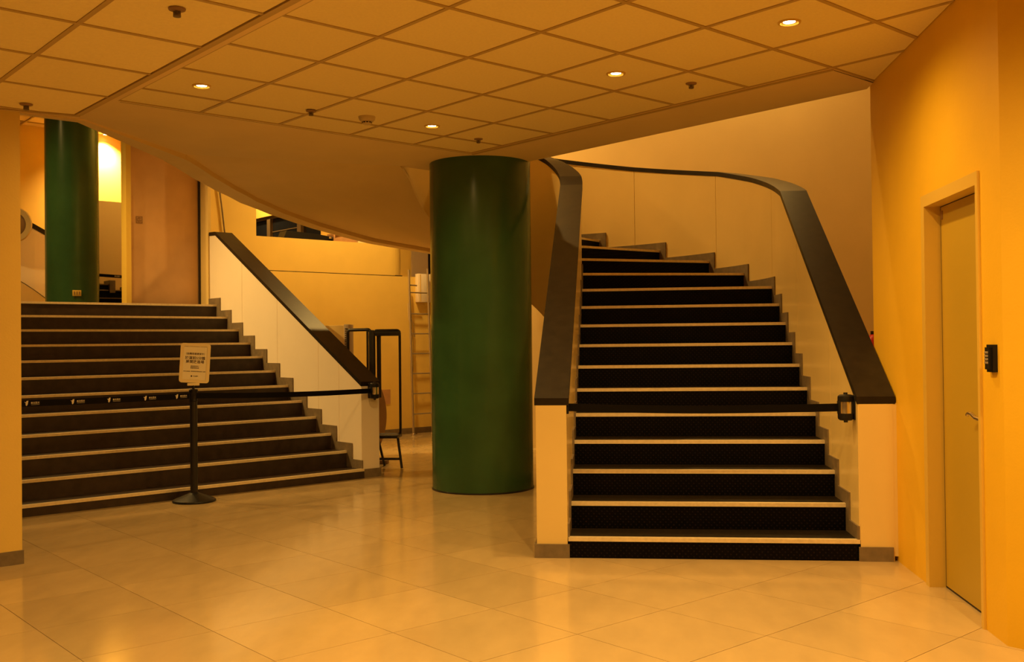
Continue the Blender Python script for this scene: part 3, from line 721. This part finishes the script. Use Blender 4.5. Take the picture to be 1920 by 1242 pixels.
# sign on top of the post, slightly tilted in its own plane
sg = thing('sign_holder', 'cream framed notice with Chinese lettering clipped on top of the barrier post', 'sign', (SX, SY-.0, .962), rotz=.40)
Ry = Matrix.Rotation(math.radians(3.6), 4, 'Y')
cl_ = cyl('clamp_stem', (0, 0, -.002), .011, .05, 'black_metal', sg, 16)
SW, SH = .246, .338
def rrect(w_, h_, r, n=6):
    pts = []
    for cx, cy, a0 in ((w_/2-r, h_/2-r, 0), (-w_/2+r, h_/2-r, 90), (-w_/2+r, -h_/2+r, 180), (w_/2-r, -h_/2+r, 270)):
        for i in range(n+1):
            a = math.radians(a0+90*i/n); pts.append((cx+r*math.cos(a), cy+r*math.sin(a)))
    return pts
holder = bpy.data.objects.new('sign_plate', None)
def plate(name, w_, h_, r, y0, y1, material, parent, cz=.222, cx=0, cut=None):
    bm = bmesh.new(); pts = rrect(w_, h_, r)
    if cut is None:
        a = [bm.verts.new((x+cx, y0, z+cz)) for x, z in pts]; b = [bm.verts.new((x+cx, y1, z+cz)) for x, z in pts]
        bm.faces.new(a); bm.faces.new(b[::-1]); n = len(pts)
        for i in range(n): bm.faces.new((a[i], b[i], b[(i+1) % n], a[(i+1) % n]))
    else:
        q = rrect(cut[0], cut[1], .004); n = len(pts)
        A = [bm.verts.new((x+cx, y0, z+cz)) for x, z in pts]; B = [bm.verts.new((x+cx, y1, z+cz)) for x, z in pts]
        A2 = [bm.verts.new((x+cx, y0, z+cz)) for x, z in q]; B2 = [bm.verts.new((x+cx, y1, z+cz)) for x, z in q]
        for i in range(n):
            j = (i+1) % n
            bm.faces.new((A[i], A[j], A2[j], A2[i])); bm.faces.new((B[i], B2[i], B2[j], B[j])); bm.faces.new((A[i], B[i], B[j], A[j])); bm.faces.new((A2[i], A2[j], B2[j], B2[i]))
    bmesh.ops.transform(bm, matrix=Ry, verts=bm.verts)
    return bmobj(name, bm, material, parent, smooth=.5)
pb = plate('sign_panel', SW-.01, SH-.01, .02, -.004, .006, 'sign_frame', sg)
plate('sign_frame', SW, SH, .024, -.011, .009, 'sign_frame', sg, cut=(SW-.052, SH-.052))
pp = plate('notice_paper', SW-.054, SH-.054, .003, -.006, -.004, 'paper', sg)
box('sign_foot', (0, 0, .04), (.10, .022, .022), 'sign_frame', sg, bevel=.003)
def s_pos(x, z): return tuple((Ry @ Vector((x, -.0065, z+.222)).to_4d()).to_3d())
rot_s = (Ry @ Matrix.Rotation(PI/2, 4, 'X')).to_euler()
for s_, sz, z in (('〔前廳現場清潔中〕', .0195, .078), ('於演前5分鐘', .030, .042), ('將開放進場', .030, .010), ('造成您的不便', .0115, -.028), ('敬請見諒包涵', .0115, -.043), ('請勿於此處逗留・觀眾請依指示動線由前廳入口進場', .0078, -.072)):
    text_obj('lettering', s_, sz, 'ink', sg, s_pos(0, z), rot_s)
text_obj('lettering', '新北藝文', .010, 'ink', sg, s_pos(.012, -.112), rot_s)
bm = bmesh.new(); boxbm(bm, (0, 0, 0), (.012, .001, .012)); bmesh.ops.transform(bm, matrix=Matrix.Translation(s_pos(-.022, -.112)) @ Ry, verts=bm.verts); bmobj('printed_mark', bm, 'ink', sg)
bm = bmesh.new()
for x, w_ in ((-.075, .025), (-.008, .075), (.066, .05)): boxbm(bm, s_pos(x, .148), (w_, .001, .012), Ry.to_3x3())
bmobj('printed_band', bm, 'ink', sg)

def belt_unit(loc, rotz, label, side=False):
    """wall mounted retractable belt box: black body, chrome band, back plate"""
    t = thing('belt_unit', label, 'belt unit', loc, 'wall mounted belt units', rotz=rotz)
    lathe('end_cap', [(0, .082), (.012, .080), (.035, .078), (.045, .070), (.047, .060), (.047, .036), (0, .036)], (0, 0, 0), 'black_plastic', t, 36)
    lathe('end_cap', [(0, -.036), (.047, -.036), (.047, -.060), (.045, -.070), (.035, -.078), (.012, -.080), (0, -.082)], (0, 0, 0), 'black_plastic', t, 36)
    lathe('chrome_band', [(.042, -.037), (.0425, -.03), (.0425, .03), (.042, .037)], (0, 0, 0), 'chrome', t, 36)
    lathe('screw', [(0, .092), (.012, .091), (.013, .080)], (0, 0, 0), 'black_metal', t, 16)
    lathe('screw', [(.013, -.080), (.012, -.091), (0, -.092)], (0, 0, 0), 'black_metal', t, 16)
    box('back_plate', (0, .058, 0), (.07, .03, .15), 'black_plastic', t, bevel=.004)
    for sx in (-.040, .040): box('side_strip', (sx, .006, 0) if not side else (0, sx, 0), (.012, .05, .078) if not side else (.05, .012, .078), 'black_plastic', t, bevel=.002)
    return t
def belt(name, pts, label, marks=None):
    """strip of webbing through points; width .048 in z, 2 mm thick"""
    P = densify(pts, 6); V = []; F = []
    for i, p in enumerate(P):
        t = (P[min(i+1, len(P)-1)]-P[max(i-1, 0)]); n = Vector((t.y, -t.x, 0)).normalized()*.001
        for q in (p-n, p+n):
            V += [(q.x, q.y, p.z-.024), (q.x, q.y, p.z+.024)]
    for i in range(len(P)-1):
        k = 4*i
        F += [(k, k+1, k+5, k+4), (k+2, k+6, k+7, k+3), (k+1, k+3, k+7, k+5), (k, k+4, k+6, k+2)]
    F += [(0, 2, 3, 1)]; k = 4*(len(P)-1); F += [(k, k+1, k+3, k+2)]
    o = me(name, V, F, 'belt'); tag(o, label, 'barrier belt')
    if marks:
        a, b = Vector(pts[0]), Vector(pts[-1])
        for f in marks:
            i = f*(len(P)-1); i0 = int(i); p = P[i0].lerp(P[min(i0+1, len(P)-1)], i-i0)
            d = (P[min(i0+1, len(P)-1)]-P[max(i0-1, 0)]).normalized()
            if d.x < 0: d = -d
            yw = math.atan2(d.y, d.x); nrm = Vector((d.y, -d.x, 0)).normalized()
            base = p+nrm*.0016
            # emblem: bird-like leaf with two lobes
            bm = bmesh.new()
            shape = [(-.016, .010), (-.007, .006), (-.003, .014), (.008, .016), (.006, .002), (.003, -.010), (-.004, -.016), (-.009, -.008), (-.007, -.001)]
            vs = [bm.verts.new(base+d*(x*1.25-.040)+Vector((0, 0, z*1.25))) for x, z in shape]; bm.faces.new(vs)
            r_ = bmesh.ops.extrude_face_region(bm, geom=bm.faces[:]); bmesh.ops.translate(bm, vec=nrm*.0006, verts=[v for v in r_['geom'] if isinstance(v, bmesh.types.BMVert)])
            boxbm(bm, base+d*.022+Vector((0, 0, -.011)), (.062, .001, .0016), Matrix.Rotation(yw, 3, 'Z'))
            bmobj('printed_emblem', bm, 'print', o)
            text_obj('printed_lettering', '新北藝文', .0165, 'print', o, tuple(base+d*.022+Vector((0, 0, .002))), (PI/2, 0, yw))
    return o
p_st = Vector((SX, SY, .895))
A = Vector((-4.62, 6.72, .925)); Bq = Vector((SX-.02, SY-.043, .905))
belt('barrier_belt', [A, A.lerp(Bq, .33)+Vector((0, 0, -.006)), A.lerp(Bq, .66)+Vector((0, 0, -.006)), Bq], 'black belt printed with small pale emblems, running left from the barrier post', marks=(.275, .468, .633, .79, .94))
uL = Vector((*T(TR+.10, NL-.075), .865))
A2 = Vector((SX+.034, SY-.012, .905)); B2 = uL+Vector((-.03, -.02, 0))
belt('barrier_belt', [A2, A2.lerp(B2, .33)+Vector((0, 0, -.012)), A2.lerp(B2, .66)+Vector((0, 0, -.012)), B2], 'plain black belt stretched from the barrier post to the left stair newel')
yawL = math.atan2(DR.y, DR.x)
belt_unit(tuple(uL), yawL, 'black and chrome belt unit fixed to the end of the left staircase balustrade')
uR = Vector((1.397, 6.285, .915))
belt_unit(tuple(uR), -PI/2, 'black and chrome belt unit fixed inside the right staircase balustrade beside the yellow wall', True)
rc = box('belt_receiver', (0, 0, 0), (.014, .035, .08), 'black_plastic', bevel=.003); rc.location = (XI+.007, 6.235, .925)
tag(rc, 'small black wall clip that catches the belt on the left newel of the right stairs', 'belt clip')
A3 = Vector((XI+.014, 6.24, .925)); B3 = uR+Vector((-.044, 0, 0))
belt('barrier_belt', [A3, A3.lerp(B3, .25)+Vector((0, 0, -.010)), A3.lerp(B3, .5)+Vector((0, 0, -.014)), A3.lerp(B3, .75)+Vector((0, 0, -.009)), B3], 'plain black belt stretched across the foot of the right staircase')

# ================================================================== OBJECTS BEHIND THE LEFT STAIRS
# black rounded frame stand with two panels
def pipe_frame(name, pts, w_, d_, material, parent):
    """closed flat frame bar of w_ (in plane) by d_"""
    return tube(name, pts, w_/2, material, parent, 8, closed=True)
fs = thing('display_stand', 'black metal folding display stand with rounded frames behind the left staircase newel', 'display stand', (-2.45, 10.6, 0))
def rr3(x0, x1, z0, z1, y0, y1, r=.03):
    pts = []
    for x, z in rrect(1, 1, .001, 1): pass
    w_, h_ = x1-x0, z1-z0
    for a, b in rrect(w_, h_, r, 4):
        u = (a+w_/2)/w_; pts.append((x0+a+w_/2, y0+(y1-y0)*u, z0+b+h_/2))
    return pts
def wx(x): return x+2.45
tube('frame', rr3(wx(-2.575), wx(-2.298), .355, 1.475, 0, .02), .014, 'black_metal', fs, 8, True)
tube('frame', rr3(wx(-2.890), wx(-2.62), .355, 1.485, .1, .02), .018, 'black_metal', fs, 8, True)
box('frame_post', (wx(-2.60), .0, .92), (.05, .03, 1.12), 'black_metal', fs, bevel=.004)
box('frame_post', (wx(-2.53), .03, 1.11), (.045, .02, .72), 'black_metal', fs, bevel=.004)
box('frame_post', (wx(-2.65), .01, 1.11), (.022, .02, .72), 'black_metal', fs, bevel=.004)
box('cross_rail', (wx(-2.43), .0, 1.44), (.29, .022, .05), 'black_metal', fs, bevel=.004)
box('shelf', (wx(-2.46), -.06, .345), (.34, .24, .035), 'black_metal', fs, bevel=.006)
for x0, x1, y in ((-2.318, -2.262, -.10), (-2.60, -2.66, -.10), (-2.56, -2.50, .12)):
    tube('leg', [(wx(x0), y*.4, .34), (wx(x1), y, .005)], .014, 'black_metal', fs, 8)
tube('stretcher', [(wx(-2.64), -.07, .10), (wx(-2.275), -.07, .10)], .013, 'black_metal', fs, 8)
# round brown board leaning behind the newel
dc = thing('round_board', 'round brown tabletop standing on edge beside the left staircase newel', 'board', (-2.84, 10.95, 0))
lathe('disc', [(0, -.02), (.50, -.02), (.51, -.014), (.51, .014), (.50, .02), (0, .02)], (0, 0, .52), 'brown', dc, 64, Matrix.Rotation(.42, 3, 'Z') @ Matrix.Rotation(PI/2-.03, 3, 'X') if False else Matrix.Rotation(1.18, 3, 'Z') @ Matrix.Rotation(PI/2-.02, 3, 'X'))
box('foot_block', (.20, -.02, .02), (.26, .10, .04), 'brown', dc, bevel=.004)
# pale cabinet top seen above the handrail
cb = thing('radiator_cover', 'pale metal cabinet with a vented edge, its top showing above the left handrail', 'cabinet', (-3.02, 10.95, 0))
box('body', (-.06, 0, .77), (.22, .2, 1.54), 'white_panel_dim', cb, bevel=.006)
box('side_post', (.075, -.01, .775), (.055, .2, 1.55), 'grey_beige', cb, bevel=.004)
for i in range(10): box('vent_slot', (.075, -.112, 1.50-i*.024), (.03, .004, .010), 'gap', cb)
# ladder leaning on the long wall
ladn = thing('ladder', 'aluminium ladder leaning upright against the yellow wall left of the green column', 'ladder', (*T(8.65, 11.88), 0))
R4 = Matrix(((DR.x, DL.x, 0), (DR.y, DL.y, 0), (0, 0, 1)))
def lp(t, n, z): return tuple(R4 @ Vector((t, n, z)))
tube('stile', [lp(-.172, -.03, .01), lp(-.165, .06, 2.40)], .017, 'steel', ladn, 10)
tube('stile', [lp(.172, -.03, .01), lp(.172, .06, 2.43)], .017, 'steel', ladn, 10)
for i, z in enumerate([.305, .60, .89, 1.18, 1.47, 1.76, 2.07]):
    n_z = -.03+.09*z/2.4
    tube('rung', [lp(-.172, n_z, z), lp(.166, n_z, z)], .010, 'steel', ladn, 8)
tube('rung', [lp(-.166, .05, 2.18), lp(-.03, .05, 2.175)], .011, 'steel', ladn, 8)
for sx in (-.172, .172): lathe('foot', [(0, 0), (.03, 0), (.028, .02), (.02, .03), (0, .03)], lp(sx, -.03, 0), 'steel', ladn, 16)
# electrical box with loose wires
eb = thing('electrical_box', 'pale electrical box on the yellow wall behind the ladder', 'box', (*T(8.86, WN-.045), 2.15), rotz=math.atan2(DR.y, DR.x))
box('case', (0, 0, 0), (.27, .08, .42), 'white_panel', eb, bevel=.004); box('lid_edge', (-.10, -.042, 0), (.012, .006, .40), 'frame_paint', eb)
ws = thing('loose_wires', 'thin pale loose wires hanging between the ladder rungs', 'wire', (*T(8.57, WN-.03), 1.5))
tube('wire', [lp(0, 0, .42), lp(.01, 0, .2), lp(.05, -.01, 0), lp(.12, 0, -.08), lp(.10, 0, .1), lp(.02, 0, .3)], .004, 'print', ws, 6)
tube('wire', [lp(.05, 0, .38), lp(.07, 0, .1), lp(.09, 0, -.25), lp(.08, 0, -.6)], .003, 'base', ws, 6)
# brown paper on the wall
bp_ = prism('paper_notice', [T(8.06, WN-.012), T(8.26, WN-.012), T(8.26, WN-.0045), T(8.06, WN-.0045)], .455, .665, 'cardboard'); tag(bp_, 'small square brown sheet low on the yellow wall behind the stand', 'paper')
# thin raised dark streak on the tall wall
cbv = tube('streak', [(-5.055, 12.325, 3.80), (-5.013, 12.368, 3.401), (-4.985, 12.398, 3.097), (-4.947, 12.438, 2.60)], .010, 'base'); tag(cbv, 'thin dark cable running down the tall yellow wall above the handrail', 'streak')
# things lying on top of the low wall
LT = 2.77
def lbox(name, t0, t1, z0, z1, material, label, cat, dn=.10, dw=.16, tilt=0):
    o = thing(name, label, cat, (*T((t0+t1)/2, WN+dn), z0), rotz=math.atan2(DR.y, DR.x)+tilt)
    return o
q = lbox('dark_case', 6.62, 7.30, LT, 2.88, '', 'long black case on top of the long yellow wall, before the dark window', 'case')
bm = bmesh.new()
for y0_, y1_ in ((-.09, .10),):
    pts = [(-.38, 0), (-.34, .10), (.10, .085), (.36, .055), (.38, .0)]
    a = [bm.verts.new((x, y0_, z)) for x, z in pts]; b = [bm.verts.new((x, y1_, z)) for x, z in pts]
    bm.faces.new(a); bm.faces.new(b[::-1])
    for i in range(len(pts)): bm.faces.new((a[i], b[i], b[(i+1) % len(pts)], a[(i+1) % len(pts)]))
bmobj('case_body', bm, 'black_plastic', q); box('handle', (.34, -.10, .04), (.07, .015, .03), 'chrome', q, bevel=.003)
q = lbox('cardboard_box', 7.34, 7.74, LT, 2.88, '', 'open brown cardboard box on top of the low yellow wall beside the black case', 'box')
box('carton', (0, 0, .055), (.38, .18, .11), 'cardboard', q, bevel=.003)
fl = box('flap', (-.06, -.06, .125), (.22, .13, .006), 'cardboard', q, rot=Matrix.Rotation(-.22, 3, 'Y')); fl2 = box('flap', (.13, .05, .125), (.16, .10, .006), 'brown', q, rot=Matrix.Rotation(.12, 3, 'Y'))
q = lbox('small_carton', 7.76, 7.9, LT, 2.87, '', 'small pale printed carton on top of the low yellow wall, right of the cardboard box', 'box')
box('carton', (0, 0, .05), (.15, .16, .10), 'paper', q, bevel=.003); box('printed_stripe', (-.02, -.082, .06), (.07, .002, .03), 'frame_paint', q)

# ================================================================== UPPER LANDING, FAR LEFT
fst = thing('staircase', 'far black steps beyond the upper landing, between the far green column and bronze door', 'staircase', (*T(4.9, 14), MZ))
for i, (t1, z1) in enumerate(((5.35, 2.00), (5.20, 2.11), (4.98, 2.19))):
    st = prism('step', [T(4.35, 13.98+i*.02), T(t1-.04, 13.98+i*.02), T(t1-.04, 14.3), T(4.35, 14.3)], MZ if i == 0 else z1-.15, z1, 'rubber', fst); loc_child(st)
    prism('nosing', [T(4.35, 13.97+i*.02), T(t1-.04, 13.97+i*.02), T(t1-.04, 14.0+i*.02), T(4.35, 14.0+i*.02)], z1-.012, z1+.003, 'base', st)
    loc_child(prism('skirting', [T(t1-.06, 13.965), T(t1+.015, 13.965), T(t1+.015, 14.2), T(t1-.06, 14.2)], max(MZ, z1-.12), z1+.05, 'base', fst))
pw = prism('balustrade_wall', [T(4.35, 14.35), T(5.84, 14.35), T(5.88, 14.45), T(4.35, 14.45)], MZ-.2, 3.38, 'plaster', fst); loc_child(pw)
bb = me('barrier_belt', [(*T(4.4, 13.9), 2.296), (*T(5.3, 13.9), 2.262), (*T(5.3, 13.902), 2.262), (*T(4.4, 13.902), 2.296), (*T(4.4, 13.9), 2.336), (*T(5.3, 13.9), 2.302), (*T(5.3, 13.902), 2.302), (*T(4.4, 13.902), 2.336)],
        [(0, 1, 2, 3), (4, 7, 6, 5), (0, 4, 5, 1), (1, 5, 6, 2), (2, 6, 7, 3), (3, 7, 4, 0)], 'belt')
tag(bb, 'distant black belt across the far steps on the upper landing', 'barrier belt')
yb = math.atan2(DR.y, DR.x)
for t_c in (4.62, 5.0): text_obj('printed_lettering', '新北藝文', .02, 'print', bb, (*T(t_c, 13.897), 2.335-.0379*(t_c-3.9)), (PI/2, .04, yb))
# curved white balustrade and stringer beyond the far column
sp = thing('spiral_stair', 'pale curved stair balustrade with a dark handrail left of the far green column', 'staircase', (-8.5, 13.6, MZ))
PP = Path([T(3.2, 15.35), T(3.7, 15.45), T(4.05, 15.5), T(4.35, 15.52), T(4.75, 15.6), T(5.2, 15.7)], side=1)
tl = lambda s: 3.66-.49*s
st_ = lambda s: 2.27-.62*(s-1.0)-.2*max(0, s-1)**2
sb = ribbon('balustrade_wall', PP, 0, 2.0, 0, .1, lambda s: max(MZ-.1, st_(s)), lambda s: tl(s)-.04, 'white_panel', sp); loc_child(sb)
loc_child(ribbon('handrail_cap', PP, 1.09, 2.0, -.02, .12, lambda s: tl(s)-.05, lambda s: tl(s)+.02, 'cap', sp))
loc_child(ribbon('stringer', PP, 0, 2.0, -.05, -.0, lambda s: max(MZ-.12, st_(s)-.03), lambda s: max(MZ-.08, st_(s)+.02), 'white_panel_dim', sp))
loc_child(ribbon('lower_panel', PP, 0, 2.0, .03, .09, MZ-.1, lambda s: max(MZ, st_(s)-.01), 'plaster', sp))
mr_ = thing('round_mirror', 'round convex mirror with a pale rim half hidden behind the left partition', 'mirror', (*T(3.97, 15.0), 3.04), rotz=math.atan2(DR.y, DR.x)-.55)
lathe('rim', [(.17, -.02), (.24, -.015), (.25, .0), (.24, .02), (.17, .02)], (0, 0, 0), 'plaster', mr_, 40, Matrix.Rotation(PI/2, 3, 'X'))
lathe('mirror_face', [(0, .05), (.10, .035), (.18, .0)], (0, 0, 0), 'brown', mr_, 40, Matrix.Rotation(PI/2, 3, 'X'))
lathe('bracket', [(0, -.15), (.02, -.15), (.02, 0)], (0, 0, 0), 'black_metal', mr_, 12, Matrix.Rotation(PI/2, 3, 'X'))
# red extinguisher glimpsed over the right handrail
fx = thing('fire_extinguisher', 'red fire extinguisher glimpsed between the right handrail and the yellow wall', 'fire extinguisher', (3.11, 12.50, 1.05))
lathe('cylinder', [(0, 0), (.07, .005), (.075, .03), (.075, .25), (.05, .31), (.02, .33), (0, .33)], (0, 0, 0), 'red', fx, 24)
box('valve', (0, 0, .35), (.05, .03, .04), 'black_metal', fx, bevel=.004)
box('wall_bracket', (0, .085, .15), (.10, .04, .3), 'black_metal', fx)
